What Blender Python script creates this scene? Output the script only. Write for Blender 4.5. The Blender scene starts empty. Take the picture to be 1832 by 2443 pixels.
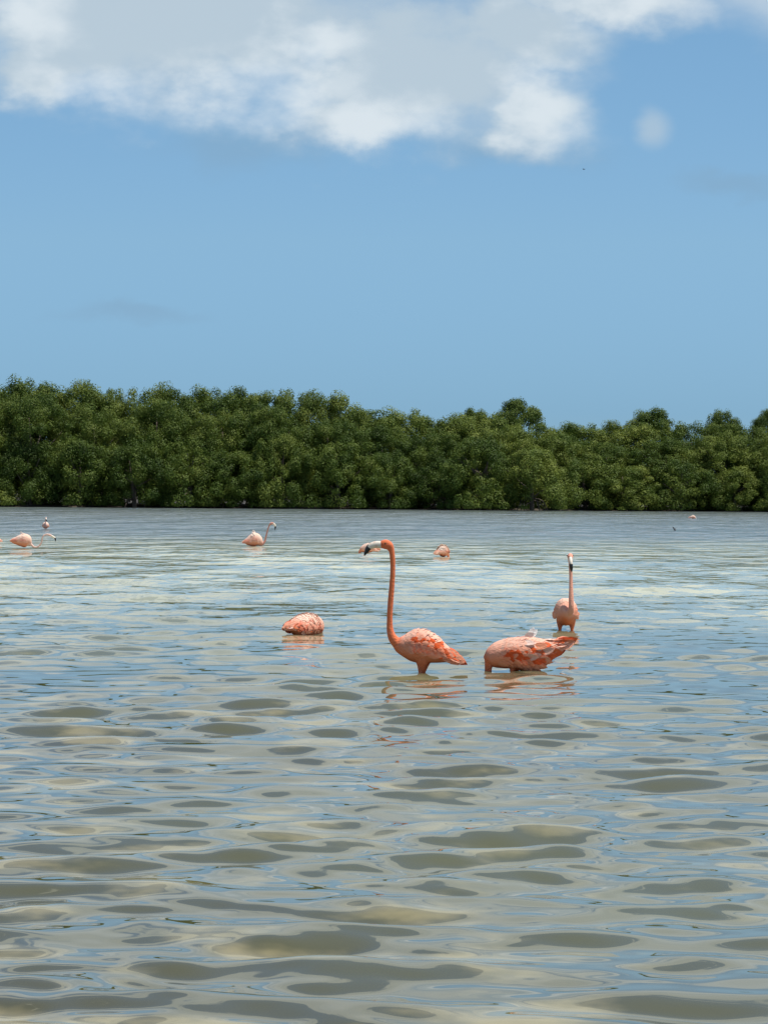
import bpy, math, random
import numpy as np
from mathutils import Vector, Matrix

R = math.radians
random.seed(7)
rng = np.random.default_rng(11)
sc = bpy.context.scene
col = sc.collection

# ------------------------------------------------------------------ camera
FPX = 7500.0                     # focal length in pixels of the full photograph (a long phone zoom)
K = FPX / 3400.0
cam_d = bpy.data.cameras.new('camera')
cam = bpy.data.objects.new('camera', cam_d)
col.objects.link(cam)
cam_d.sensor_fit = 'VERTICAL'
cam_d.sensor_height = 36.0
cam_d.lens = FPX / 2443.0 * 36.0
cam_d.clip_start = 0.05
cam_d.clip_end = 8000
cam.matrix_world = (Matrix.Translation((0, 0, 1.29))
                    @ Matrix.Rotation(R(90) - math.atan(49.5 / FPX), 4, 'X')
                    @ Matrix.Rotation(R(0.41), 4, 'Z'))
sc.camera = cam

# ------------------------------------------------------------------ light
SUN_EL, SUN_AZ = 70.0, 96.0          # azimuth clockwise from the view direction (+Y)
sun_d = bpy.data.lights.new('sun', 'SUN')
sun_d.energy = 5.0
sun_d.angle = R(0.53)
sun_d.color = (1.0, 0.955, 0.88)
sun = bpy.data.objects.new('sun', sun_d)
col.objects.link(sun)
sdir = Vector((math.sin(R(SUN_AZ)) * math.cos(R(SUN_EL)),
               math.cos(R(SUN_AZ)) * math.cos(R(SUN_EL)), math.sin(R(SUN_EL))))
sun.rotation_euler = sdir.to_track_quat('Z', 'Y').to_euler()
sun.location = sdir * 60

sc.view_settings.view_transform = 'Standard'
sc.view_settings.look = 'None'
sc.view_settings.exposure = 0.0
sc.view_settings.gamma = 1.0
sc.view_settings.use_curve_mapping = False
sc.cycles.use_denoising = True
sc.cycles.denoiser = 'OPENIMAGEDENOISE'
sc.cycles.denoising_input_passes = 'RGB_ALBEDO_NORMAL'
sc.cycles.max_bounces = 6
sc.cycles.transparent_max_bounces = 8
sc.cycles.sample_clamp_indirect = 6


# ------------------------------------------------------------------ node maths helper
class N:
    """A shader socket with arithmetic."""
    def __init__(s, nt, sock):
        s.nt, s.k = nt, sock

    def _m(s, op, *a, clamp=False):
        n = s.nt.nodes.new('ShaderNodeMath')
        n.operation = op
        n.use_clamp = clamp
        for i, v in enumerate((s,) + a):
            if isinstance(v, N):
                s.nt.links.new(v.k, n.inputs[i])
            else:
                n.inputs[i].default_value = float(v)
        return N(s.nt, n.outputs[0])

    def __add__(s, o): return s._m('ADD', o)
    def __radd__(s, o): return s._m('ADD', o)
    def __sub__(s, o): return s._m('SUBTRACT', o)
    def __mul__(s, o): return s._m('MULTIPLY', o)
    def __rmul__(s, o): return s._m('MULTIPLY', o)
    def __truediv__(s, o): return s._m('DIVIDE', o)
    def max(s, o): return s._m('MAXIMUM', o)
    def min(s, o): return s._m('MINIMUM', o)
    def sqrt(s): return s._m('SQRT')
    def sat(s): return s._m('ADD', 0.0, clamp=True)

    def step(s, a, b, lo=0.0, hi=1.0):
        n = s.nt.nodes.new('ShaderNodeMapRange')
        n.interpolation_type = 'SMOOTHSTEP'
        s.nt.links.new(s.k, n.inputs[0])
        for i, v in zip((1, 2, 3, 4), (a, b, lo, hi)):
            n.inputs[i].default_value = v
        return N(s.nt, n.outputs[0])


def noise(nt, vec, scale, detail=5, rough=0.5, dist=0.0, color=False):
    n = nt.nodes.new('ShaderNodeTexNoise')
    nt.links.new(vec, n.inputs['Vector'])
    n.inputs['Scale'].default_value = scale
    n.inputs['Detail'].default_value = detail
    n.inputs['Roughness'].default_value = rough
    n.inputs['Distortion'].default_value = dist
    return N(nt, n.outputs['Color' if color else 'Fac'])


def mapping(nt, vec, scale=(1, 1, 1), loc=(0, 0, 0), rot=(0, 0, 0)):
    n = nt.nodes.new('ShaderNodeMapping')
    nt.links.new(vec, n.inputs['Vector'])
    n.inputs['Scale'].default_value = scale
    n.inputs['Location'].default_value = loc
    n.inputs['Rotation'].default_value = rot
    return n.outputs[0]


def mixc(nt, fac, a, b, mode='MIX'):
    n = nt.nodes.new('ShaderNodeMix')
    n.data_type = 'RGBA'
    n.blend_type = mode
    for sock, v in ((n.inputs[0], fac), (n.inputs[6], a), (n.inputs[7], b)):
        if isinstance(v, N):
            nt.links.new(v.k, sock)
        elif hasattr(v, 'is_output'):
            nt.links.new(v, sock)
        elif isinstance(v, (int, float)):
            sock.default_value = v
        else:
            sock.default_value = (v[0], v[1], v[2], 1)
    return n.outputs[2]


# ------------------------------------------------------------------ sky
world = bpy.data.worlds.new('World')
sc.world = world
world.use_nodes = True
wt = world.node_tree
wt.nodes.clear()
out = wt.nodes.new('ShaderNodeOutputWorld')
bg = wt.nodes.new('ShaderNodeBackground')
bg.inputs['Strength'].default_value = 0.1
wt.links.new(bg.outputs[0], out.inputs[0])
sky = wt.nodes.new('ShaderNodeTexSky')
sky.sky_type = 'NISHITA'
sky.sun_disc = False
sky.sun_elevation = R(SUN_EL)
sky.sun_rotation = R(SUN_AZ)
sky.altitude = 0
sky.air_density = 1.0
sky.dust_density = 0.2
sky.ozone_density = 1.6
tc = wt.nodes.new('ShaderNodeTexCoord')
D = tc.outputs['Generated']
sp = wt.nodes.new('ShaderNodeSeparateXYZ')
wt.links.new(D, sp.inputs[0])
dx, dy, dz = (N(wt, sp.outputs[i]) for i in range(3))
az = dx._m('ARCTAN2', dy) * (57.2958 * K)
el = dz._m('ARCSINE') * (57.2958 * K)
Dw = mapping(wt, D, (K, K, 1.7 * K))
nA = noise(wt, Dw, 13, 4, 0.5)
nB = noise(wt, mapping(wt, D, (K, K, 1.6 * K), (3.1, 1.7, 5.2)), 16, 5, 0.55)
nC = noise(wt, Dw, 30, 7, 0.53)
nD = noise(wt, mapping(wt, D, (K, K, 1.5 * K), (7.3, 2.2, 0.4)), 22, 5, 0.45)
az2 = az + (nA - 0.5) * 5.0 + (nC - 0.5) * 1.2
el2 = el + (nB - 0.5) * 2.6 + (nD - 0.5) * 0.7


def blob(a, e, ra, re):
    p, q = (az2 - a) / ra, (el2 - e) / re
    return 1.0 + (p * p + q * q).sqrt() * -1.0


def union(lst):
    m = None
    for t in lst:
        b = blob(*t[:4])
        if len(t) > 4:
            b = b * t[4]
        m = b if m is None else m.max(b)
    return m


# the bank of cumulus (degrees of azimuth and elevation)
bank = union([(-7.5, 18.6, 9.5, 3.6), (-12.5, 18.4, 6.0, 3.2), (0.5, 16.7, 7.0, 3.1), (-1.0, 15.0, 4.2, 1.5),
              (6.0, 15.1, 2.6, 2.0), (8.6, 19.6, 4.3, 1.5), (5.6, 18.4, 3.2, 2.0), (-3.0, 22.5, 14, 3.5), (-14.0, 16.6, 3.0, 1.6)])
pq, pr = (az - 10.6 + (nC - 0.5) * 0.8) / 0.95, (el - 14.55 + (nD - 0.5) * 0.8) / 0.9
puff = 1.0 + (pq * pq + pr * pr).sqrt() * -1.0
far_veil = union([(-10.5, 7.1, 3.6, 0.55), (13.8, 12.3, 2.6, 0.6), (-6.0, 13.7, 4.2, 1.0), (5.2, 13.6, 3.8, 0.9)])
dens = bank * 1.1 + (nC - 0.5) * 0.85 + (nD - 0.5) * 0.45
alpha_bank = dens.step(-0.42, 0.66) * 0.90
alpha_puff = (puff * 0.9 + (nC - 0.5) * 0.45).step(-0.15, 0.75) * 0.55
# unseen broken cumulus over the rest of the sky, upper edge shaped for water reflections
nG = noise(wt, mapping(wt, D, (K, K, 1.5 * K), (0.7, 4.4, 2.9)), 4.2, 7, 0.55)
gate = el.step(10.0, 22.0)
deck = (nG * 1.0 + (nC - 0.5) * 0.12 + el.step(37.0, 46.0) * -0.26 + 0.15).step(0.50, 0.57)
inner = union([(0.0, 8.0, 24.0, 17.0)]).step(0.0, 0.2)
alpha_all = deck * gate * (1.0 + inner * -1.0) * 0.95
alpha = alpha_bank.max(alpha_puff).max(alpha_all)
# lit and shaded faces of the cloud
lit = union([(-5.0, 16.0, 3.6, 1.7), (-12.3, 15.6, 2.8, 0.9), (6.3, 15.2, 2.0, 1.7), (9.5, 19.4, 2.8, 1.2),
             (-14.6, 18.8, 1.8, 1.2), (-0.5, 14.6, 3.0, 1.2), (-3.2, 17.6, 2.0, 0.9)])
lit = (lit * 0.9 + (nC - 0.45) * 1.5 + (nD - 0.5) * 1.3 + (nA - 0.5) * 1.0).step(-0.5, 0.8)
lit_all = nG.step(0.4, 0.6) * 0.45 + 0.45
litm = lit.max(lit_all * (1.0 + inner * -1.0))
grade = wt.nodes.new('ShaderNodeValToRGB')          # clear tropical air: less white at the horizon than the model's
wt.links.new((el / 40.0).k, grade.inputs[0])
ge = grade.color_ramp.elements
ge[0].position, ge[0].color = 0.08, (0.360, 0.635, 1.13, 1)
ge[1].position, ge[1].color = 0.45, (0.645, 0.87, 1.05, 1)
gx = ge.new(0.25)
gx.color = (0.560, 0.790, 1.07, 1)
skyc = mixc(wt, 1.0, sky.outputs[0], grade.outputs[0], 'MULTIPLY')
veilc = mixc(wt, far_veil.step(-0.3, 0.8) * 0.55, skyc, (2.35, 4.0, 5.7))
cloudc = mixc(wt, litm, (5.1, 6.15, 6.95), (7.5, 8.2, 8.6))
final = mixc(wt, alpha, veilc, cloudc)
wt.links.new(final, bg.inputs['Color'])


# ------------------------------------------------------------------ mesh helpers
def mesh_np(name, verts, faces, smooth=True):
    """verts (n,3), faces (m,4) or (m,3) arrays."""
    me = bpy.data.meshes.new(name)
    verts = np.asarray(verts, dtype=np.float32)
    faces = np.asarray(faces, dtype=np.int32)
    k = faces.shape[1]
    me.vertices.add(len(verts))
    me.vertices.foreach_set('co', verts.ravel())
    me.loops.add(faces.size)
    me.loops.foreach_set('vertex_index', faces.ravel())
    me.polygons.add(len(faces))
    me.polygons.foreach_set('loop_start', np.arange(0, faces.size, k, dtype=np.int32))
    me.polygons.foreach_set('use_smooth', np.full(len(faces), smooth))
    me.update(calc_edges=True)
    me.validate()
    return me


def obj(name, me, mat=None, parent=None):
    o = bpy.data.objects.new(name, me)
    col.objects.link(o)
    if mat is not None and not me.materials:
        me.materials.append(mat)
    if parent is not None:
        o.parent = parent
    return o


def empty(name, loc, rz=0.0, scale=1.0):
    o = bpy.data.objects.new(name, None)
    col.objects.link(o)
    o.location = loc
    o.rotation_euler = (0, 0, rz)
    o.scale = (scale,) * 3
    o.empty_display_size = 0.2
    return o


def tag(o, label, cat=None, group=None, kind=None):
    o['label'] = label
    if cat:
        o['category'] = cat
    if group:
        o['group'] = group
    if kind:
        o['kind'] = kind
    return o


def catmull(P, n):
    """Resample control rows P (k,c) to n rows with a centripetal-like Catmull-Rom."""
    P = np.asarray(P, float)
    k = len(P)
    d = np.r_[0, np.cumsum(np.linalg.norm(np.diff(P[:, :3], axis=0), axis=1))]
    t = np.linspace(0, d[-1], n)
    i = np.clip(np.searchsorted(d, t, side='right') - 1, 0, k - 2)
    h = (d[i + 1] - d[i])[:, None]
    u = ((t - d[i])[:, None]) / h
    m = np.zeros_like(P)
    m[1:-1] = (P[2:] - P[:-2]) / (d[2:] - d[:-2])[:, None]
    m[0] = (P[1] - P[0]) / (d[1] - d[0])
    m[-1] = (P[-1] - P[-2]) / (d[-1] - d[-2])
    u2, u3 = u * u, u * u * u
    return ((2 * u3 - 3 * u2 + 1) * P[i] + (u3 - 2 * u2 + u) * h * m[i]
            + (-2 * u3 + 3 * u2) * P[i + 1] + (u3 - u2) * h * m[i + 1])


def tube(ctrl, n, seg=12, lat=(0, 1, 0)):
    """Closed tube. ctrl rows: x,y,z, half-width (lateral), half-height (in plane)."""
    C = catmull(ctrl, n)
    C[:, 3:] = np.maximum(C[:, 3:], 0.0008)
    T = np.gradient(C[:, :3], axis=0)
    T /= np.linalg.norm(T, axis=1)[:, None]
    L = np.asarray(lat, float)[None] - T * (T @ np.asarray(lat, float))[:, None]
    L /= np.linalg.norm(L, axis=1)[:, None]
    U = np.cross(T, L)
    a = np.linspace(0, 2 * math.pi, seg, endpoint=False)
    V = (C[:, None, :3] + C[:, None, 3:4] * np.sin(a)[None, :, None] * L[:, None]
         + C[:, None, 4:5] * np.cos(a)[None, :, None] * U[:, None]).reshape(-1, 3)
    i = np.arange(n - 1)[:, None] * seg
    j = np.arange(seg)[None]
    j2 = (j + 1) % seg
    F = np.stack([i + j, i + j2, i + seg + j2, i + seg + j], -1).reshape(-1, 4)
    V = np.vstack([V, C[0, :3] - T[0] * C[0, 3] * .6, C[-1, :3] + T[-1] * C[-1, 3] * .6])
    a0, a1 = len(V) - 2, len(V) - 1
    jj = np.arange(seg)
    # caps as degenerate-free quads: pair up segments
    c0 = np.stack([np.full(seg // 2, a0), (jj[::2] + 2) % seg, jj[::2] + 1, jj[::2]], -1)
    b = (n - 1) * seg
    c1 = np.stack([np.full(seg // 2, a1), b + jj[::2], b + jj[::2] + 1, b + (jj[::2] + 2) % seg], -1)
    return V, np.vstack([F, c0, c1])


def join(parts):
    V, F, o = [], [], 0
    for v, f in parts:
        V.append(v)
        F.append(f + o)
        o += len(v)
    return np.vstack(V), np.vstack(F)


def principled(name, base=None, rough=0.6, spec=0.5):
    m = bpy.data.materials.new(name)
    m.use_nodes = True
    b = m.node_tree.nodes['Principled BSDF']
    if base is not None:
        b.inputs['Base Color'].default_value = (*base, 1)
    b.inputs['Roughness'].default_value = rough
    b.inputs['Specular IOR Level'].default_value = spec
    return m, m.node_tree, b


# ------------------------------------------------------------------ water
BIRD_RINGS = [(0.285, 9.99 * K, 1.0), (0.914, 10.28 * K, 1.2), (1.717, 13.28 * K, 0.9), (-0.70, 12.76 * K, 1.1)]


def build_water():
    f, h = FPX, 1.29
    r_near = np.geomspace(0.25, 2.9 * K, 40, endpoint=False)
    off = np.linspace(h * f / (2.9 * K), h * f / (104.0 * K), 900)
    r_mid = h * f / off
    r_far = np.geomspace(110 * K, 4000, 18)
    r = np.r_[r_near, r_mid, r_far]
    dense = np.linspace(-17, 17, 700)
    side = np.geomspace(1, 164, 44)[1:] - 1 + 17.1
    a = np.radians(np.r_[-side[::-1], dense, side, ])
    dr = np.gradient(r)
    da = np.gradient(a)
    rr, aa = np.meshgrid(r, a, indexing='ij')
    X, Y = rr * np.sin(aa), rr * np.cos(aa)
    sp_r = np.broadcast_to(dr[:, None], rr.shape)
    sp_a = rr * da[None, :]
    Z = np.zeros_like(X)
    g = np.random.default_rng(5)
    patch = np.zeros_like(X)
    for _ in range(8):
        lam = g.uniform(2.5, 7)
        th = g.uniform(0, math.pi)
        patch += np.sin((X * math.cos(th) + Y * math.sin(th)) * 2 * math.pi / lam + g.uniform(0, 6.3))
    patch = 1.0 + 0.16 * patch
    far = np.clip((rr / K - 7) / 16, 0, 1)

    def comp(lam, slope, phi, w):
        k = 2 * math.pi / lam
        kx, ky = k * math.sin(phi), k * math.cos(phi)
        ph = g.uniform(0, 6.283)
        # leave out what the sheet's spacing cannot carry
        need = np.maximum(sp_r * abs(math.cos(phi)), sp_a * abs(math.sin(phi))) * 3.2
        fade = np.clip((lam - need) / (0.6 * lam), 0, 1)
        return w * fade * (slope / k) * np.sin(kx * X + ky * Y + ph)

    n = 64
    for i in range(n):
        lam = math.exp(g.uniform(math.log(0.20), math.log(2.4)))
        sl = math.exp(-(math.log(lam / 0.50)) ** 2 / (2 * 0.55 ** 2))
        phi = g.normal(0, R(34))
        Z += comp(lam, sl * WAVE * math.sqrt(2.0 / n), phi, patch)
    n = 22
    for i in range(n):
        lam = math.exp(g.uniform(math.log(0.11), math.log(0.28)))
        Z += comp(lam, 0.026 * math.sqrt(2.0 / n), g.normal(R(12), R(38)), patch * patch)
    n = 26
    for i in range(n):
        lam = math.exp(g.uniform(math.log(0.8), math.log(3.2)))
        phi = g.normal(R(-8), R(26))
        Z += comp(lam, 0.06 * math.sqrt(2.0 / n), phi, far * patch)
    for bx, by, s in BIRD_RINGS:
        d = np.hypot(X - bx, Y - by)
        Z += 0.0014 * s * np.cos(d * 2 * math.pi / 0.21) * np.exp(-d / 0.55) * np.clip((0.21 - 3 * sp_r) / 0.1, 0, 1)
    Z *= np.clip((98.5 * K - rr) / 8, 0, 1)
    m, k = X.shape
    V = np.stack([X, Y, Z], -1).reshape(-1, 3)
    i = np.arange(m - 1)[:, None] * k
    j = np.arange(k - 1)[None]
    F = np.stack([i + j, i + k + j, i + k + j + 1, i + j + 1], -1).reshape(-1, 4)
    F = F[:, ::-1]
    return mesh_np('water', V, F)


WAVE = 0.16


def water_material():
    m, nt, b = principled('lagoon_water', rough=0.02, spec=0.5)
    b.inputs['IOR'].default_value = 1.333
    g = nt.nodes.new('ShaderNodeNewGeometry')
    s = nt.nodes.new('ShaderNodeSeparateXYZ')
    nt.links.new(g.outputs['Position'], s.inputs[0])
    px, py = N(nt, s.outputs[0]), N(nt, s.outputs[1]) / K
    P = mapping(nt, g.outputs['Position'], (1, 1 / K, 1))
    # sediment: olive mud with paler sandy plumes, and a pale sandbar farther out
    plume = noise(nt, mapping(nt, P, (1.5, 3.6, 1)), 1.1, 4, 0.55)
    big = noise(nt, mapping(nt, P, (0.10, 0.16, 1)), 1.0, 4, 0.55)
    wob = py + (noise(nt, mapping(nt, P, (0.16, 0.05, 1), (4, 2, 0)), 1.0, 4, 0.6) - 0.5) * 16.0
    streak = noise(nt, mapping(nt, P, (0.5, 0.28, 1), (9, 5, 0)), 1.0, 4, 0.6)
    bar = wob.step(11.0, 22.0) * wob.step(27.0, 42.0, 1.0, 0.0) * streak.step(0.30, 0.62, 0.35, 1.0)
    c = mixc(nt, plume.step(0.51, 0.66), (0.080, 0.074, 0.034), (0.30, 0.25, 0.12))
    c = mixc(nt, big.step(0.32, 0.68) * 0.7, c, (0.135, 0.145, 0.078))
    c = mixc(nt, py.step(8.0, 15.0) * 0.75, c, (0.225, 0.235, 0.14))
    c = mixc(nt, py.step(30.0, 45.0), c, (0.15, 0.175, 0.165))
    c = mixc(nt, bar * 0.9, c, (0.56, 0.56, 0.38))
    nt.links.new(c, b.inputs['Base Color'])
    # wind ruffles the open water beyond the flock
    ruf = noise(nt, mapping(nt, P, (0.05, 0.03, 1), (1, 8, 0)), 1.0, 3, 0.5)
    rough = py.step(11.0, 50.0, 0.02, 0.15) + (ruf - 0.5) * py.step(20.0, 50.0, 0.0, 0.12)
    nt.links.new(rough.k, b.inputs['Roughness'])
    h1 = noise(nt, mapping(nt, P, (1.6, 1.8, 1)), 1.0, 3, 0.5) * py.step(9.0, 20.0) * 0.12
    h2 = noise(nt, mapping(nt, P, (0.7, 0.6, 1), (3, 3, 0)), 1.0, 3, 0.5) * py.step(16.0, 34.0) * 0.62
    h3 = noise(nt, mapping(nt, P, (0.4, 0.22, 1), (7, 1, 0)), 1.0, 3, 0.5) * py.step(30.0, 55.0) * 2.2
    hsum = h1 + h2 + h3
    bp = nt.nodes.new('ShaderNodeBump')
    bp.inputs['Distance'].default_value = 1.0
    bp.inputs['Strength'].default_value = 0.9
    nt.links.new(hsum.k, bp.inputs['Height'])
    nt.links.new(bp.outputs[0], b.inputs['Normal'])
    return m


water = obj('water', build_water(), water_material())
tag(water, 'rippled murky green-grey lagoon water reflecting the sky', kind='structure')


# ------------------------------------------------------------------ far bank
def build_ground():
    xs = np.r_[-2500, -600, np.linspace(-60, 60, 61), 600, 2500]
    edge = 100.0 * K + 0.6 + 0.5 * np.sin(xs * 0.31) + 0.35 * np.sin(xs * 0.83 + 1) + 0.2 * np.sin(xs * 2.1)
    edge = edge + np.where(xs > 11.3, 4.6, 1.2)
    rows = [(0.0, -0.25), (0.5, 0.05), (1.2, 0.16), (6, 0.25), (60, 0.4), (3500, 0.6)]
    V = [[(x, e + d, z) for x, e in zip(xs, edge)] for d, z in rows]
    V = np.array(V).reshape(-1, 3)
    k = len(xs)
    i = np.arange(len(rows) - 1)[:, None] * k
    j = np.arange(k - 1)[None]
    F = np.stack([i + j, i + j + 1, i + k + j + 1, i + k + j], -1).reshape(-1, 4)
    return mesh_np('ground', V, F)


mud, nt, b = principled('bank_mud', (0.06, 0.05, 0.035), 0.8, 0.3)
g_ = nt.nodes.new('ShaderNodeNewGeometry')
nt.links.new(mixc(nt, noise(nt, g_.outputs['Position'], 1.5, 5), (0.035, 0.03, 0.022), (0.085, 0.07, 0.048)),
             b.inputs['Base Color'])
ground = obj('ground', build_ground(), mud)
tag(ground, 'dark muddy bank under the mangroves', kind='structure')


# ------------------------------------------------------------------ mangroves
def leaf_material():
    m, nt, b = principled('mangrove_leaf', rough=0.55, spec=0.2)
    g = nt.nodes.new('ShaderNodeNewGeometry')
    oi = nt.nodes.new('ShaderNodeObjectInfo')
    rl = N(nt, g.outputs['Random Per Island'])
    ro = N(nt, oi.outputs['Random'])
    cl = noise(nt, g.outputs['Position'], 0.55, 3, 0.5)
    oc = nt.nodes.new('ShaderNodeSeparateColor')
    nt.links.new(oi.outputs['Color'], oc.inputs[0])
    f = (rl * 0.22 + ro * 0.30 + (cl - 0.5) * 1.4 + N(nt, oc.outputs[0]) * 0.3 + 0.17).sat()
    ramp = nt.nodes.new('ShaderNodeValToRGB')
    nt.links.new(f.k, ramp.inputs[0])
    e = ramp.color_ramp.elements
    e[0].position, e[0].color = 0.0, (0.020, 0.048, 0.008, 1)
    e[1].position, e[1].color = 1.0, (0.235, 0.275, 0.050, 1)
    x = e.new(0.5)
    x.color = (0.084, 0.130, 0.018, 1)
    nt.links.new(ramp.outputs[0], b.inputs['Base Color'])
    tr = nt.nodes.new('ShaderNodeBsdfTranslucent')
    nt.links.new(ramp.outputs[0], tr.inputs['Color'])
    mx = nt.nodes.new('ShaderNodeMixShader')
    mx.inputs[0].default_value = 0.28
    nt.links.new(b.outputs[0], mx.inputs[1])
    nt.links.new(tr.outputs[0], mx.inputs[2])
    nt.links.new(mx.outputs[0], nt.nodes['Material Output'].inputs[0])
    return m


LEAF = leaf_material()
BARK, nt, b = principled('mangrove_bark', (0.16, 0.13, 0.10), 0.85, 0.2)
g_ = nt.nodes.new('ShaderNodeNewGeometry')
nt.links.new(mixc(nt, noise(nt, mapping(nt, g_.outputs['Position'], (1, 1, .25)), 9, 5), (0.07, 0.055, 0.04), (0.2, 0.165, 0.13)),
             b.inputs['Base Color'])


def crown_mesh(seed, H, Rm, z0, nclump, nleaf, leaf=0.15, dome=2.4):
    g = np.random.default_rng(seed)
    Vs = []
    nb = 5
    lob = g.uniform(-.22, .22, (nb, 2))
    for c in range(nclump):
        th = g.uniform(0, 2 * math.pi)
        zf = g.uniform(0, 1) ** 0.9
        rad = Rm * max(0.14, 1 - zf ** dome) ** 0.5
        wob = 1 + sum(lob[q, 0] * math.sin((q + 1) * th + lob[q, 1] * 20 + zf * 3) for q in range(nb)) * 0.6
        depth = 1 - abs(g.normal(0, 0.25))
        cen = np.array([math.cos(th) * rad * wob * depth, math.sin(th) * rad * wob * depth,
                        z0 + (H - z0) * zf * (0.93 + 0.07 * g.uniform(-1, 1))])
        cr = g.uniform(0.26, 0.58)
        n = int(nleaf * (cr / 0.42) ** 2)
        d = g.normal(0, 1, (n, 3))
        d /= np.linalg.norm(d, axis=1)[:, None]
        p = cen + d * (cr * g.uniform(0.55, 1.15, (n, 1)))
        p[:, 2] = np.where(p[:, 2] < 0.12, 0.12 + g.uniform(0, .3, n), p[:, 2])
        nrm = d + np.array([0, 0, 0.3]) + g.normal(0, 0.36, (n, 3))
        nrm /= np.linalg.norm(nrm, axis=1)[:, None]
        t = np.cross(nrm, g.normal(0, 1, (n, 3)))
        t /= np.linalg.norm(t, axis=1)[:, None]
        bb = np.cross(nrm, t)
        L = leaf * g.uniform(0.7, 1.35, (n, 1))
        W = L * 0.52
        Vs.append(np.stack([p - t * L * .5, p + bb * W * .5 - nrm * L * .06, p + t * L * .5, p - bb * W * .5 - nrm * L * .06], 1))
    V = np.concatenate(Vs).reshape(-1, 3)
    F = np.arange(len(V)).reshape(-1, 4)
    me = mesh_np('crown', V, F, smooth=False)
    me.materials.append(LEAF)
    return me


def trunk_mesh(seed, H, Rm):
    g = np.random.default_rng(seed + 900)
    parts = []
    th = g.uniform(0, 6.28)
    top = np.array([g.normal(0, .25), g.normal(0, .25), H * .8])
    parts.append(tube([(0, 0, -.1, .16, .16), (.1, .05, H * .25, .13, .13), (*(top * .6), .09, .09), (*top, .03, .03)], 12, 8, (1, .3, 0)))
    for q in range(6):
        a = th + q * 1.05
        s = g.uniform(.2, .55) * H
        e = np.array([math.cos(a) * Rm * .7, math.sin(a) * Rm * .7, min(H * .85, s + g.uniform(.2, .35) * H)])
        parts.append(tube([(0, 0, s, .07, .07), (e[0] * .5, e[1] * .5, s * .55 + e[2] * .45, .05, .05), (*e, .015, .015)], 8, 6, (.2, .3, 1)))
    for q in range(7):                      # arching prop roots
        a = th + .4 + q * .9
        s, rr = g.uniform(.5, 1.3), g.uniform(.6, 1.2)
        parts.append(tube([(0, 0, s, .04, .04), (math.cos(a) * rr * .6, math.sin(a) * rr * .6, s * .8, .035, .035),
                           (math.cos(a) * rr, math.sin(a) * rr, -.1, .025, .025)], 8, 6, (-math.sin(a), math.cos(a), 0.01)))
    V, F = join(parts)
    me = mesh_np('trunk', V, F)
    me.materials.append(BARK)
    return me


BUSH = [(crown_mesh(20 + i, 4.2, 2.8, 0.15, 160, 215, .12), trunk_mesh(20 + i, 4.2, 2.4)) for i in range(5)]
TALL = [(crown_mesh(40 + i, 7.0, 3.2, 0.8, 220, 215, .12, dome=4.2), trunk_mesh(40 + i, 7.0, 2.6)) for i in range(5)]
ROUND = [(crown_mesh(60 + i, 8.0, 1.75, 6.1, 64, 210, .12, dome=2.0), trunk_mesh(60 + i, 8.0, 1.2)) for i in range(3)]
ORD = ['leftmost', 'second', 'third', 'fourth', 'fifth', 'sixth', 'seventh', 'eighth', 'ninth', 'tenth', 'eleventh', 'twelfth',
       'thirteenth', 'fourteenth', 'fifteenth', 'sixteenth', 'seventeenth', 'eighteenth', 'nineteenth', 'twentieth']


def place_tree(kind, k, x, y, rz, sx, sz, label, group, name='mangrove_tree', fresh=0.3):
    cm, tm = kind[k % len(kind)]
    t = empty(name, (x, y, 0.0), rz)
    t.scale = (sx, sx, sz)
    tag(t, label, 'mangrove', group)
    obj('trunk', tm, None, t)
    obj('crown', cm, None, t).color = (fresh, 0, 0, 1)       # yellower young foliage
    return t


def skyline(x):
    """Height of the wood in metres along the far bank."""
    return float(np.interp(x, [-32, -26, -20, -16, -12, -7.5, -4, -2.5, 1, 4, 7, 10, 14, 20, 30],
                           [9.5, 9.3, 8.7, 9.1, 8.6, 8.8, 8.3, 7.6, 7.4, 7.0, 6.8, 6.6, 6.4, 6.4, 6.4]))


def ordn(i, n):
    if i == 0:
        return 'leftmost'
    if i == n - 1:
        return 'rightmost'
    if i < n / 2:
        return ORD[i] + ' from the left'
    return ORD[n - 1 - i] + ' from the right'


g = np.random.default_rng(3)
nrow = 17
for i in range(nrow):
    x = -28.6 + i * 57.2 / (nrow - 1) + g.uniform(-.6, .6)
    hh = skyline(x) * g.uniform(.44, .62)
    y = 100 * K + 2.4 + g.uniform(-.3, .6) + (3.2 if x > 11.3 else 0)
    hh *= 0.85 if 9.5 < x < 11.3 else 1.0
    s = g.uniform(.92, 1.15)
    spit = 5.5 < x < 11.3                    # the nearer clump that ends in a rounded edge
    y -= 2.2 if spit else 0
    hh *= 1.25 if spit else 1.0
    place_tree(BUSH, i, x, y, g.uniform(0, 6.28), s, hh / 4.2,
               'low waterside mangrove bush, ' + ordn(i, nrow) + ' along the front edge',
               'mangrove bushes along the water edge', 'mangrove_bush', fresh=.75 if spit else g.uniform(.1, .5))
nrow = 15
for i in range(nrow):
    x = -28.8 + i * 57.6 / (nrow - 1) + g.uniform(-.7, .7)
    hh = skyline(x) * g.uniform(.76, .90)
    place_tree(TALL, i, x, 100 * K + 5.4 + g.uniform(-.5, .7) + (3.0 if x > 11.3 else 0), g.uniform(0, 6.28), g.uniform(.95, 1.15), hh / 7.0,
               'mid-height mangrove rising behind the low bushes, ' + ordn(i, nrow) + ' of its row',
               'mangroves of the middle row', fresh=g.uniform(.2, .6))
nrow = 24
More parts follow.
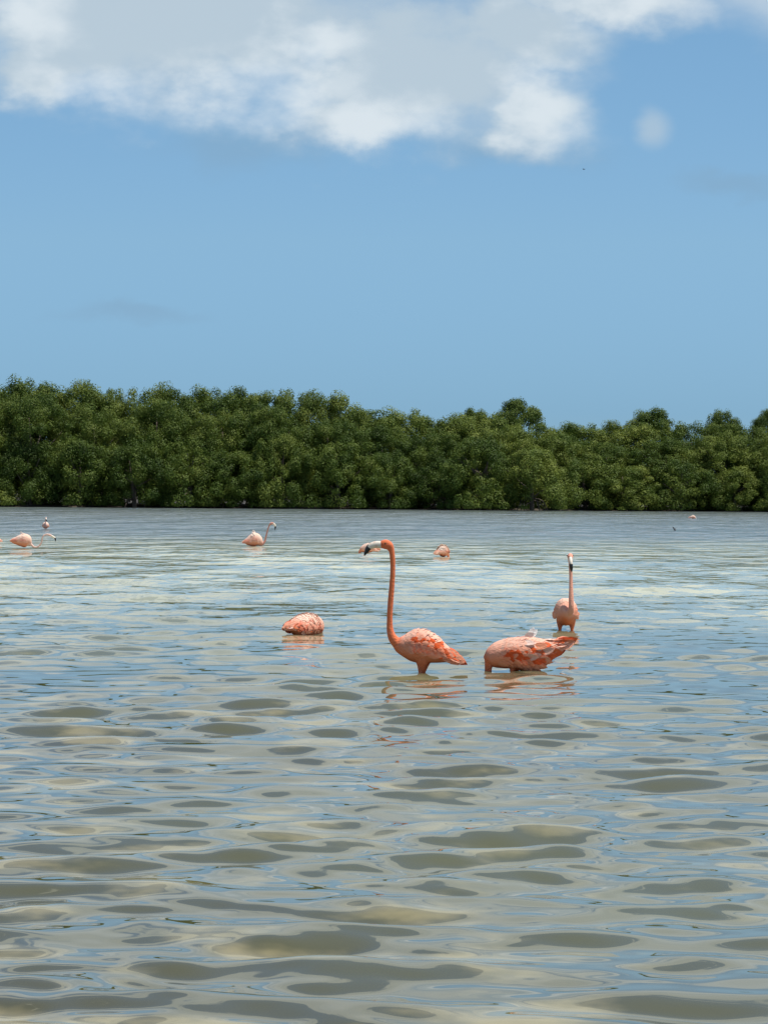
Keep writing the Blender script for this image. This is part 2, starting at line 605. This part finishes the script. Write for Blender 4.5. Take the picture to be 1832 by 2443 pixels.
for i in range(nrow):
    x = -31 + i * 62 / (nrow - 1) + g.uniform(-.6, .6)
    hh = skyline(x) * g.uniform(.97, 1.02)
    place_tree(TALL, i + 2, x, 100 * K + 11.5 + g.uniform(-.7, .9), g.uniform(0, 6.28), g.uniform(1.0, 1.25), hh / 7.0,
               'tall mangrove forming the skyline, ' + ordn(i, nrow) + ' along the treetops',
               'mangroves of the skyline row', fresh=g.uniform(.3, .8))
for i, (x, top, s, lab) in enumerate([
        (9.3, 7.6, 1.0, 'rounded greyish-green mangrove crown standing highest above the right half of the wood'),
        (18.7, 7.05, 0.95, 'broad rounded mangrove crown above the treetops, middle of the three on the right'),
        (23.6, 6.95, 0.8, 'small pale mangrove crown just above the treetops, between two rounded crowns at right'),
        (26.6, 7.0, 0.55, 'small ball-shaped mangrove crown above the treetops nearest the right edge'),
        (6.3, 6.95, 0.75, 'low domed mangrove top beside the highest rounded crown')]):
    place_tree(ROUND, i, x * 1.065, 100 * K + 13.5, i * 1.3, s, top * 1.05 / 8.0, lab, 'mangrove crowns above the skyline')


# ------------------------------------------------------------------ flamingos
def plumage_material():
    m, nt, b = principled('plumage', rough=0.85, spec=0.06)
    at = nt.nodes.new('ShaderNodeAttribute')
    at.attribute_name = 'tint'
    tcn = nt.nodes.new('ShaderNodeTexCoord')
    fine = noise(nt, mapping(nt, tcn.outputs['Object'], (0.45, 1, 1)), 46, 4, 0.6)
    c = mixc(nt, fine.step(0.45, 0.75) * 0.2, at.outputs['Color'], (0.78, 0.20, 0.09))
    c = mixc(nt, noise(nt, tcn.outputs['Object'], 24, 3, 0.5).step(0.55, 0.78) * 0.22, c, (0.90, 0.60, 0.50))
    nt.links.new(c, b.inputs['Base Color'])
    bp = nt.nodes.new('ShaderNodeBump')
    bp.inputs['Strength'].default_value = 0.75
    bp.inputs['Distance'].default_value = 0.010
    nt.links.new(noise(nt, mapping(nt, tcn.outputs['Object'], (0.4, 1, 1)), 70, 3, 0.6).k, bp.inputs['Height'])
    nt.links.new(bp.outputs[0], b.inputs['Normal'])
    tr = nt.nodes.new('ShaderNodeBsdfTranslucent')
    nt.links.new(c, tr.inputs['Color'])
    mx = nt.nodes.new('ShaderNodeMixShader')
    mx.inputs[0].default_value = 0.10
    nt.links.new(b.outputs[0], mx.inputs[1])
    nt.links.new(tr.outputs[0], mx.inputs[2])
    nt.links.new(mx.outputs[0], nt.nodes['Material Output'].inputs[0])
    return m


PLUME = plumage_material()
BILL_PALE, nt, b = principled('bill_cream', (0.80, 0.66, 0.52), 0.4, 0.4)
tcn = nt.nodes.new('ShaderNodeTexCoord')
nt.links.new(mixc(nt, noise(nt, tcn.outputs['Object'], 45, 3).step(.5, .7) * .6, (0.84, 0.74, 0.60), (0.72, 0.40, 0.28)), b.inputs['Base Color'])
BILL_DARK, nt, b = principled('bill_black', (0.018, 0.014, 0.014), 0.35, 0.5)
EYE, nt, b = principled('eye_dark', (0.05, 0.03, 0.01), 0.15, 0.6)
C_NECK, C_BACK, C_SIDE, C_RED, C_WHITE = (np.array(c) for c in (
    (0.89, 0.235, 0.100), (0.97, 0.50, 0.34), (0.88, 0.225, 0.085), (0.80, 0.095, 0.018), (0.98, 0.82, 0.68)))  # back and side tones also carry sunlit top and shaded belly


def set_tint(me, cols):
    a = me.attributes.new('tint', 'FLOAT_COLOR', 'POINT')
    a.data.foreach_set('color', np.c_[cols, np.ones(len(cols))].astype(np.float32).ravel())


class Body:
    """Trunk of a bird: stations x, z, half-height, half-width (x runs forward; listed chest to tail)."""
    def __init__(s, st):
        st = np.asarray(st, float)
        P = np.c_[st[:, 0], np.zeros(len(st)), st[:, 1], st[:, 3], st[:, 2]]
        s.C = catmull(P, 61)
        s.C[:, 3:] = np.maximum(s.C[:, 3:], .001)
        s.st = P

    def at(s, t, th):
        q = np.clip(t, 0, 1) * 60
        i = min(int(q), 59)
        c = s.C[i] * (1 - (q - i)) + s.C[i + 1] * (q - i)
        return np.array([c[0], c[3] * math.sin(th), c[2] + c[4] * math.cos(th)])

    def frame(s, t, th):
        p = s.at(t, th)
        T = s.at(min(t + .03, 1), th) - s.at(max(t - .03, 0), th)
        T /= np.linalg.norm(T) + 1e-9
        A = s.at(t, th + .05) - s.at(t, th - .05)
        A /= np.linalg.norm(A) + 1e-9
        n = np.cross(A, T)
        n /= np.linalg.norm(n) + 1e-9
        c = s.at(t, 0) * .5 + s.at(t, math.pi) * .5
        if np.dot(n, p - c) < 0:
            n = -n
        return p, T, n, np.cross(n, T)


FS = np.array([0, .22, .5, .78, 1.0])
FW = np.array([.45, .9, 1.0, .72, .06])


def feather(p, T, n, B, L, W, lift0, lift1, droop, colr, curl=0.0):
    V = []
    for s, w in zip(FS, FW):
        c = p + T * L * s + n * (lift0 + (lift1 - lift0) * s ** 1.3) + B * curl * L * s * s + np.array([0, 0, -droop * L * s * s])
        V += [c - B * W * .5 * w - n * W * .12 * w, c, c + B * W * .5 * w - n * W * .12 * w]
    F = []
    for i in range(4):
        for j in range(2):
            a = i * 3 + j
            F.append((a, a + 1, a + 4, a + 3))
    tip = np.array([.99, .99, 1.0, 1.0, 1.0])
    cols = np.repeat(colr[None] * tip[:, None], 3, 0)
    return np.array(V), np.array(F), np.clip(cols, 0, .95)


def feather_part(name, items, parent):
    V, F = join([(v, f) for v, f, c in items])
    me = mesh_np(name, V, F)
    set_tint(me, np.vstack([c for v, f, c in items]))
    me.materials.append(PLUME)
    return obj(name, me, None, parent)


def make_wing(body, side, g, pale, t0=.14, t1=.84, th0=8, th1=108, dens=1.0, red=1.0, size=1.0):
    items = []
    bands = g.uniform(0, 1, (12, 4))
    nt_ = int(19 * dens)
    length = abs(body.C[0, 0] - body.C[-1, 0])
    for i in range(nt_):
        f = (i + .5) / nt_
        t = t0 + (t1 - t0) * f
        nth = max(3, int((12 - 5 * f) * dens))
        for j in range(nth):
            u = (j + .5 + g.uniform(-.3, .3)) / nth
            th = R(th0 + (th1 - (18 if f > .6 else 0) - th0) * u)
            p, T, n, B = body.frame(t + g.uniform(-.02, .02), side * th)
            L = (0.062 + 0.065 * f ** 1.5) * g.uniform(.8, 1.2) * size
            W = L * g.uniform(.56, .76)
            low = u ** 2
            c = C_BACK * (1 - low) + C_SIDE * low
            if u < .42:
                c = c * .75 + C_WHITE * .25  # cream highlight of the sunlit back put into the feather colour
            q = .8 * bands[int(u * 9), int(f * 3)] + .2 * g.uniform()     # colour runs in streaks along the wing
            if .5 < u < .82 and .06 < f < .55 and q < .55 * red:
                c = C_RED * .75 + C_SIDE * .25
            elif f > .5 and u > .3 and q < (.30 + .25 * u) * red:
                c = C_RED * .55 + C_NECK * .45
            elif u > .84:
                c = C_BACK * .55 + C_SIDE * .45
            elif q > .9:
                c = c * .8 + C_WHITE * .2
            wp = pale * (.85 - .65 * low)  # pale birds: sunlit top painted whiter, shaded flank left deeper
            c = c * (1 - wp) + C_WHITE * wp
            c = c * g.uniform(.94, 1.04)
            if u > .8:
                L *= 1.25
            items.append(feather(p, T, n, B, L, W, 0.0, .003 + .004 * g.uniform() + .010 * (u > .8), .06 * low + .03, c, g.uniform(-.12, .12)))
    return items


def make_tail(body, g, pale, n=11, L0=.13, spread=32, droop=.25):
    items = []
    for k in range(n):
        a = (k - (n - 1) / 2) / ((n - 1) / 2)
        p, T, nn, B = body.frame(.88 + .03 * g.uniform(-1, 1), R(a * 75))
        T = T + np.array([0, math.sin(R(a * spread)) * .5, 0])
        T /= np.linalg.norm(T)
        c = (C_SIDE * .5 + C_RED * .5) if g.uniform() < .45 * (1 - .8 * pale) else C_BACK
        c = c * (1 - .4 * pale) + C_WHITE * .4 * pale
        items.append(feather(p, T, nn, B, L0 * g.uniform(.8, 1.1), L0 * .32, .003, .008, droop, c))
    return items


DG = None


def remesh(V, F, voxel, smooth=6):
    me = mesh_np('tmp', V, F)
    o = bpy.data.objects.new('tmp', me)
    col.objects.link(o)
    m = o.modifiers.new('r', 'REMESH')
    m.mode = 'VOXEL'
    m.voxel_size = voxel
    m.use_smooth_shade = True
    s = o.modifiers.new('s', 'SMOOTH')
    s.factor = .5
    s.iterations = smooth
    dg = bpy.context.evaluated_depsgraph_get()
    res = bpy.data.meshes.new_from_object(o.evaluated_get(dg))
    bpy.data.objects.remove(o)
    bpy.data.meshes.remove(me)
    return res


def sphere(c, r, n=8):
    return tube([(c[0], c[1] - r, c[2], .1 * r, .1 * r), (c[0], c[1] - .7 * r, c[2], .71 * r, .71 * r), (c[0], c[1], c[2], r, r),
                 (c[0], c[1] + .7 * r, c[2], .71 * r, .71 * r), (c[0], c[1] + r, c[2], .1 * r, .1 * r)], 9, n, (1, 0, 0))


def flamingo(label, loc, heading, body, neck=None, bill=None, tip=None, eye=None, thighs=(), pale=0.0, voxel=.006, seed=1,
             red=1.0, dens=1.0, tail_n=11, tail_len=.075, tail_droop=.25, tufts=(), th1=108, size=1.0, t1=.84, neck_col=None, group='flamingos in the lagoon'):
    """neck: rows x,y,z,rw,rh. bill / tip the same. thighs: list of tubes. heading: degrees, 0 = +X."""
    g = np.random.default_rng(seed)
    root = empty('flamingo', (loc[0], loc[1] * K, 0.0), R(heading))
    tag(root, label, 'flamingo', group)
    bd = Body(body)
    parts = [tube(bd.st, 40, 20)]
    if neck is not None:
        neck = [(*r[:3], r[3] * k, r[4] * k) for r, k in zip(neck, g.uniform(.95, 1.07, len(neck)))]
        parts.append(tube(neck, max(24, int(len(neck) * 6)), 14))
    for t in thighs:
        parts.append(tube(t, 16, 10))
    V, F = join(parts)
    me = remesh(V, F, voxel)
    co = np.empty(len(me.vertices) * 3, np.float32)
    me.vertices.foreach_get('co', co)
    co = co.reshape(-1, 3).astype(float)
    # tint: orange neck and head, pale back, deeper belly, with sunlit top and shaded underside painted in
    zt = np.interp(co[:, 0], bd.C[::-1, 0], bd.C[::-1, 2])
    hh = np.interp(co[:, 0], bd.C[::-1, 0], bd.C[::-1, 4]) + .004
    up = np.clip((co[:, 2] - zt) / hh * .5 + .5, 0, 1)[:, None]
    colr = (C_SIDE * .75 + C_NECK * .25) * (1 - up) + (C_BACK * .85 + C_WHITE * .15) * up
    colr = colr * (1 - .45 * pale * up) + C_WHITE * .45 * pale * up
    nc = C_NECK if neck_col is None else np.array(neck_col)
    if neck is not None:
        NC = catmull(np.asarray(neck, float), 60)
        d = np.min(np.linalg.norm(co[:, None, :] - NC[None, :, :3], axis=2) - NC[None, :, 3], axis=1)
        w = np.clip(1 - d / .035, 0, 1)[:, None]
        nn = nc * (1 - .15 * pale) + C_WHITE * .15 * pale
        colr = colr * (1 - w) + nn * w
        hd = NC[-1, :3]
        wh = np.clip(1 - (np.linalg.norm(co - hd, axis=1)) / .10, 0, 1)[:, None]
        colr = colr * (1 - wh * .7) + (C_NECK * .75 + C_RED * .25) * wh * .7 if neck_col is None else colr
    set_tint(me, colr)
    me.materials.clear()
    me.materials.append(PLUME)
    obj('body', me, None, root)
    for s in (1, -1):
        feather_part('wing', make_wing(bd, s, g, pale, dens=dens, red=red, th1=th1, size=size, t1=t1), root)
    feather_part('tail', make_tail(bd, g, pale, tail_n, tail_len, droop=tail_droop), root)
    for (t, th, d, L, W, c) in tufts:
        p, T, n, B = bd.frame(t, R(th))
        T2 = T * d[0] + n * d[1] + B * d[2]
        T2 /= np.linalg.norm(T2)
        n2 = np.cross(B, T2)
        if d[1] > .8:                                  # a blade standing on edge, its flat to the side
            B, n2 = n2, B
        items = [feather(p - n * .01, T2, n2, B, L * g.uniform(.8, 1.1), W, 0, .004, .1 * g.uniform(), np.array(c), .15 * g.uniform(-1, 1)) for _ in range(3)]
        feather_part('raised_feather', items, root)
    if bill is not None:
        Vb, Fb = tube(bill, 18, 12)
        bo = obj('bill', mesh_np('bill', Vb, Fb), BILL_PALE, root)
        Vt, Ft = tube(tip, 14, 12)
        obj('bill_tip', mesh_np('bill_tip', Vt, Ft), BILL_DARK, bo)
    if eye is not None:
        for s in (1, -1):
            Ve, Fe = sphere((eye[0], eye[1] + s * eye[3], eye[2]), eye[4])
            obj('eye', mesh_np('eye', Ve, Fe), EYE, root)
    return root


def side(pts, u0, v0, s, sg, y=0.0):
    """Measured side-view rows (u, v, half-width, half-height) to metres."""
    return [(sg * (p[0] - u0) / s, y, (v0 - p[1]) / s, p[2] / s, p[3] / s) for p in pts]


def trunk_rows(pts, u0, v0, s, sg, wide=None):
    return [(sg * (p[0] - u0) / s, (v0 - p[1]) / s, p[2] / s, (p[3] if len(p) > 3 else p[2]) / s) for p in pts]


def leg(x, y, z, r0=.042, r1=.010, knee=.0):
    return [(x, y, z, r0, r0), (x - .003, y, z - .05, r0 * .75, r0 * .8), (x + .004, y, z - .10, r0 * .36, r0 * .4),
            (x + .01, y, z - .16, r1, r1), (x + .02 + knee, y, -.25, r1 * .8, r1 * .8), (x + .02, y, -.5, r1 * .8, r1 * .8)]


# tall wading bird, upright neck
u0, v0, s = 1008, 1611, 340.0
MAIN_BODY = trunk_rows([(938, 1535, 6, 6), (948, 1538, 17, 16), (962, 1540, 26, 26), (980, 1541, 36, 34), (1002, 1542, 40, 38), (1026, 1547, 37, 36),
                        (1050, 1556, 26, 28), (1075, 1564, 15, 19), (1096, 1571, 8, 11), (1110, 1577, 2, 3)], u0, v0, s, -1)
MAIN_NECK = side([(966, 1543, 16, 18), (948, 1535, 13, 14), (936, 1522, 9.6, 10.5), (930, 1505, 8, 8.4), (928.5, 1480, 7.3, 7.3), (930, 1440, 7, 7), (933, 1400, 6.6, 6.6),
                  (935, 1360, 6.3, 6.3), (934, 1330, 6.3, 6.3), (931.5, 1313, 7, 7.5), (926, 1303, 8.5, 11), (918, 1299, 9, 12), (911, 1299, 8, 10.5), (906, 1299.5, 6.5, 8.5)], u0, v0, s, -1)
MAIN_BILL = side([(908, 1299.5, 6, 8.5), (898, 1299.5, 6, 8.6), (888, 1301, 5.6, 7.8), (880, 1304.5, 5, 7), (876, 1309, 4.5, 6)], u0, v0, s, -1)
MAIN_TIP = side([(880.5, 1303.5, 4.8, 6.8), (876, 1309, 4.6, 6.6), (872, 1316, 3.6, 5), (868.5, 1323, 2, 2.6), (867, 1326.5, .8, .9)], u0, v0, s, -1)
flamingo('tall coral flamingo standing in profile, long neck straight up, black-tipped bill facing left',
         (0.279, 9.99), 180, MAIN_BODY, MAIN_NECK, MAIN_BILL, MAIN_TIP,
         eye=((u0 - 917) / s, 0, (v0 - 1297) / s, .0225, .0065),
         thighs=[leg(.008, .03, .155, .062, .012), leg(-.014, -.03, .155, .062, .012)], seed=3, voxel=.0055, t1=.74, tail_len=.05)

# the feeding bird beside it, head under water
u0, v0, s = 1215, 1595, 331.0
FEED_BODY = trunk_rows([(1156, 1563, 8, 8), (1163, 1562, 19, 20), (1176, 1560, 28, 28), (1195, 1556, 34, 34), (1218, 1553, 37, 37), (1245, 1554, 41, 36),
                        (1270, 1555, 40, 33), (1292, 1551, 33, 27), (1314, 1543, 22, 18), (1338, 1532, 11, 10), (1358, 1526, 2, 3)], u0, v0, s, -1)
FEED_NECK = side([(1180, 1556, 15, 18), (1168, 1563, 11, 12), (1164.5, 1580, 9, 9.4), (1164, 1600, 8, 8.6), (1166, 1630, 7, 7), (1160, 1660, 7, 7)], u0, v0, s, -1)
flamingo('large salmon flamingo feeding with its head under water and orange tail raised to the right',
         (0.914, 10.283), 180, FEED_BODY, FEED_NECK,
         thighs=[leg(-.02, .035, .10, .04), leg(-.055, -.035, .10, .04)], seed=5, voxel=.0055, tail_len=.055, tail_droop=.12, red=1.2, th1=138,
         tufts=[(.50, 4, (.5, .9, .25), .095, .055, (.98, .92, .86)), (.47, 10, (.7, .85, 0), .07, .05, (.97, .84, .76)), (.66, 8, (1, .25, 0), .11, .05, (.95, .80, .70)),
                (.34, 30, (1, .22, .1), .09, .05, (.93, .55, .42)), (.42, 46, (1, .28, -.1), .10, .05, (.95, .72, .60)), (.52, 62, (1, .25, .15), .12, .05, (.90, .36, .2)),
                (.60, 84, (1, .28, .1), .13, .055, (.92, .52, .38)), (.66, 104, (1, .2, .1), .12, .05, (.85, .2, .07)), (.58, 118, (1, .25, .2), .11, .055, (.9, .45, .3)),
                (.76, 96, (1, .12, 0), .11, .035, (.85, .2, .06)), (.46, 100, (1, .3, .2), .09, .05, (.9, .5, .36))])


def std_neck(pts):
    return [(*p[:3], p[3], p[3] if len(p) < 5 else p[4]) for p in pts]


STAND_BODY = [(.20, .222, .018, .018), (.17, .222, .06, .06), (.13, .220, .095, .088), (.07, .215, .12, .112), (0, .212, .125, .113), (-.07, .205, .115, .105),
              (-.14, .19, .085, .082), (-.21, .17, .05, .055), (-.27, .15, .025, .03), (-.31, .135, .006, .01)]
# bird facing the camera on the right
flamingo('slender pale-necked flamingo facing the camera on two legs, dark bill hanging down',
         (1.70, 13.30), 268, [(a, b - .04, c, d * .86) for a, b, c, d in STAND_BODY],
         std_neck([(.13, .01, .20, .055), (.185, .035, .185, .035), (.215, .045, .22, .027), (.21, .045, .30, .023), (.19, .044, .40, .019), (.17, .042, .50, .0175), (.16, .038, .60, .017),
                   (.165, .033, .655, .018), (.185, .032, .69, .024, .026), (.21, .033, .698, .028, .032), (.235, .034, .69, .026, .029), (.25, .035, .68, .02, .024)]),
         bill=std_neck([(.245, .035, .683, .018, .022), (.27, .036, .668, .017, .02), (.288, .038, .645, .016, .018), (.295, .04, .625, .015, .016)]),
         tip=std_neck([(.292, .039, .632, .0158, .017), (.297, .041, .610, .0165, .0165), (.292, .044, .580, .012, .012), (.283, .046, .558, .004, .004)]),
         eye=(.215, .033, .705, .027, .006), thighs=[leg(.0, .06, .105, .038, .0125), leg(-.01, -.052, .105, .038, .0125)],
         seed=8, pale=.2, neck_col=(.90, .42, .29), voxel=.006)

# bird feeding on the left, tail to the left
flamingo('pale pink flamingo feeding alone in the left middle, body half sunk and head under water',
         (-0.69, 12.80), 58, [(a, b - .06, c, d) for a, b, c, d in
                              [(.20, .12, .03, .03), (.185, .12, .07, .07), (.14, .125, .10, .095), (.07, .13, .115, .11), (-.01, .13, .117, .112), (-.09, .13, .105, .1),
                               (-.16, .135, .078, .08), (-.23, .14, .045, .055), (-.28, .142, .02, .03), (-.31, .142, .006, .01)]],
         std_neck([(.14, 0, .10, .05), (.185, 0, .085, .034), (.20, 0, .03, .028), (.20, 0, -.06, .024), (.19, 0, -.15, .02)]),
         thighs=[leg(-.05, .05, .08, .034), leg(-.07, -.05, .08, .034)], seed=12, pale=.5, red=.9, voxel=.006, tail_len=.06,
         tufts=[(.66, -98, (1, .25, .1), .11, .06, (.80, .20, .09)), (.74, -80, (1, .3, .1), .12, .05, (.78, .22, .1)), (.56, -112, (1, .22, .1), .10, .055, (.9, .5, .38)),
                (.45, -96, (1, .25, .1), .09, .05, (.82, .2, .08))])

# far bird swimming to the right with a raised neck
u0, v0, s = 606, 1303.5, 103.3
flamingo('small flamingo with white humped back and raised dark neck swimming right, far centre left',
         (-2.996, 32.91), 0, trunk_rows([(628, 1296, 1.5, 1.5), (624, 1295, 7, 7), (617, 1291, 13, 11), (609, 1288, 16.5, 13), (601, 1290, 14.5, 12), (592, 1292, 10, 10), (585, 1292.5, 5, 6), (579, 1292, 1, 1.5)], u0, v0, s, 1),
         side([(617, 1296, 6, 6), (625, 1299, 3.6, 3.6), (631.5, 1293, 2.7, 2.7), (635, 1280, 2.3, 2.3), (638.5, 1266, 2.1, 2.1), (642, 1255, 2.1, 2.1), (646, 1249.5, 2.7, 3), (650, 1248.5, 2.8, 3.2), (653, 1250, 2, 2.6)], u0, v0, s, 1),
         bill=side([(652, 1249.5, 2, 2.8), (655, 1252, 1.9, 2.6), (657, 1256, 1.7, 2.2)], u0, v0, s, 1),
         tip=side([(656.8, 1255.5, 1.7, 2.2), (657, 1259, 1.6, 2), (656, 1264.5, .5, .6)], u0, v0, s, 1),
         pale=.95, seed=15, voxel=.012, dens=.7, size=.9, t1=.76, neck_col=(.62, .25, .19), tail_n=7, tail_len=.08,
         tufts=[(.42, 0, (.5, 1, 0), .09, .06, (.93, .86, .80))])

# far left bird with an S-shaped neck
u0, v0, s = 58, 1308.5, 110.2
flamingo('small pale flamingo with S-curved neck low over the water, far left of the flock',
         (-7.782, 30.845), 0, trunk_rows([(77, 1295, 1.5, 1.5), (74, 1294, 7, 7), (68, 1291.5, 14, 12), (59, 1290, 16.5, 14), (50, 1290, 14, 13), (41, 1290.5, 10, 10), (32, 1290.5, 6, 7), (24, 1290.5, 1, 1.5)], u0, v0, s, 1),
         side([(68, 1296, 6, 6), (76, 1300, 3.3, 3.3), (82, 1305, 2.5, 2.5), (89, 1305.5, 2.3, 2.3), (96, 1301, 2.2, 2.2), (100.5, 1293, 2.1, 2.1), (102, 1284, 2, 2), (105.5, 1277.5, 2, 2), (112, 1275, 2.1, 2.1), (118, 1275.8, 2.5, 2.8), (122, 1277.5, 2.5, 3), (125, 1279, 2, 2.5)], u0, v0, s, 1),
         bill=side([(124, 1278.7, 2, 2.7), (129, 1281.5, 1.9, 2.5), (132.5, 1284, 1.6, 2.1)], u0, v0, s, 1),
         tip=side([(132, 1283.6, 1.7, 2.2), (133.5, 1287, 1.6, 1.9), (132.8, 1292, .5, .6)], u0, v0, s, 1),
         pale=.9, seed=18, voxel=.012, dens=.7, size=.8, t1=.72, neck_col=(.92, .60, .50), tail_n=7, tail_len=.035,
         tufts=[(.42, 0, (.5, 1, 0), .08, .05, (.93, .86, .80))])

FLOAT_BODY = [(.24, .06, .012, .012), (.20, .07, .06, .06), (.13, .09, .10, .10), (.05, .105, .125, .12), (-.04, .105, .12, .12), (-.12, .10, .095, .1),
              (-.20, .095, .06, .07), (-.27, .092, .025, .035), (-.31, .09, .006, .01)]
# cut by the left edge of the frame
flamingo('flamingo cut by the left edge of the picture, only its pale tail showing',
         (-9.26, 33.30), 180, FLOAT_BODY, std_neck([(.16, 0, .08, .05), (.22, 0, .06, .034), (.24, 0, .0, .026), (.23, 0, -.1, .022)]),
         pale=1.0, seed=21, voxel=.012, dens=.7, tail_n=7, tail_len=.10, tail_droop=.05)
# tiny upright bird behind the far left one
flamingo('tiny upright flamingo in the distance just above the curved neck of the far left one',
         (-10.74, 45.3), 275, [(a, b * .9 - .065, c * .85, d * .85) for a, b, c, d in STAND_BODY],
         std_neck([(.12, 0, .12, .05), (.17, 0, .13, .034), (.18, 0, .22, .024), (.17, 0, .30, .022), (.18, .01, .345, .03), (.20, .015, .36, .034), (.22, .015, .355, .03)]),
         bill=std_neck([(.22, .015, .35, .024), (.25, .02, .33, .022), (.26, .025, .31, .02)]),
         tip=std_neck([(.258, .025, .315, .021), (.262, .03, .285, .018), (.255, .03, .255, .006)]),
         pale=1.0, seed=24, voxel=.014, dens=.6, neck_col=(.70, .42, .36))
flamingo('small round pink flamingo feeding tail-up behind the tall neck, head under water',
         (1.18, 28.3), 45, [(a * .55, b * 1.0 + .0, c * .92, d * .98) for a, b, c, d in FLOAT_BODY],
         std_neck([(.10, 0, .06, .05), (.14, 0, .04, .03), (.15, 0, -.04, .024), (.15, 0, -.12, .02)]),
         pale=1.0, seed=27, voxel=.012, dens=.7, tail_n=7, tail_len=.05, tail_droop=.0, red=.05)
flamingo('tiny whitish flamingo floating near the far shore at the right',
         (15.9, 73.4), 10, [(a * .6, b * .72, c * .66, d * .7) for a, b, c, d in FLOAT_BODY],
         std_neck([(.10, 0, .04, .04), (.15, 0, .02, .03), (.16, 0, -.04, .024), (.15, 0, -.12, .02)]),
         pale=1.15, seed=30, neck_col=(.95, .8, .72), voxel=.014, dens=.6, tail_n=5, tail_len=.08, red=.2)
flamingo('small feeding flamingo partly hidden behind the tall bird\'s bill',
         (-0.344, 29.77), 185, [(a * .66, b * .85, c * .78, d * .85) for a, b, c, d in FLOAT_BODY],
         std_neck([(.10, 0, .06, .045), (.15, 0, .04, .03), (.16, 0, -.04, .024), (.15, 0, -.12, .02)]),
         pale=.9, seed=33, voxel=.012, dens=.7, tail_n=7, tail_len=.09, red=.3)

# ------------------------------------------------------------------ small far things
WOOD, nt, b = principled('wet_wood', (0.025, 0.022, 0.02), 0.5, 0.4)
tcn = nt.nodes.new('ShaderNodeTexCoord')
nt.links.new(mixc(nt, noise(nt, tcn.outputs['Object'], 40, 4), (0.012, 0.012, 0.014), (0.05, 0.042, 0.034)), b.inputs['Base Color'])
V, F = join([tube([(.045, 0, -.3, .024, .024), (.04, 0, 0, .022, .022), (.0, .01, .06, .02, .02), (-.035, 0, .12, .016, .016), (-.06, 0, .125, .010, .010)], 16, 8),
             tube([(.02, 0, .03, .012, .012), (.05, .02, .07, .009, .009), (.055, .03, .09, .004, .004)], 8, 6)])
st = obj('driftwood_stub', mesh_np('driftwood_stub', V, F), WOOD)
st.location = (10.015, 49.24 * K, 0)
tag(st, 'tiny dark bent stub sticking out of the far water at the right', 'driftwood')

DARKBIRD, nt, b = principled('dark_feather', (0.06, 0.055, 0.05), 0.7, 0.2)
fb = empty('flying_bird', (250 * 0.1382, 250 * K, 1.29 + 250 * 0.2267), R(150))
tag(fb, 'tiny dark bird flying below the right end of the cloud', 'bird')
V, F = tube([(.2, 0, 0, .01, .01), (.12, 0, .02, .05, .05), (0, 0, .01, .07, .07), (-.15, 0, 0, .04, .03), (-.28, 0, 0, .05, .006)], 16, 8)
obj('body', mesh_np('body', V, F), DARKBIRD, fb)
for sgn in (1, -1):
    V, F = tube([(.04, sgn * .03, .03, .07, .014), (.07, sgn * .2, .10, .075, .012), (.02, sgn * .36, .10, .05, .008), (-.06, sgn * .52, .05, .012, .004)], 14, 8, (1, 0, 0))
    obj('wing', mesh_np('wing', V, F), DARKBIRD, fb)
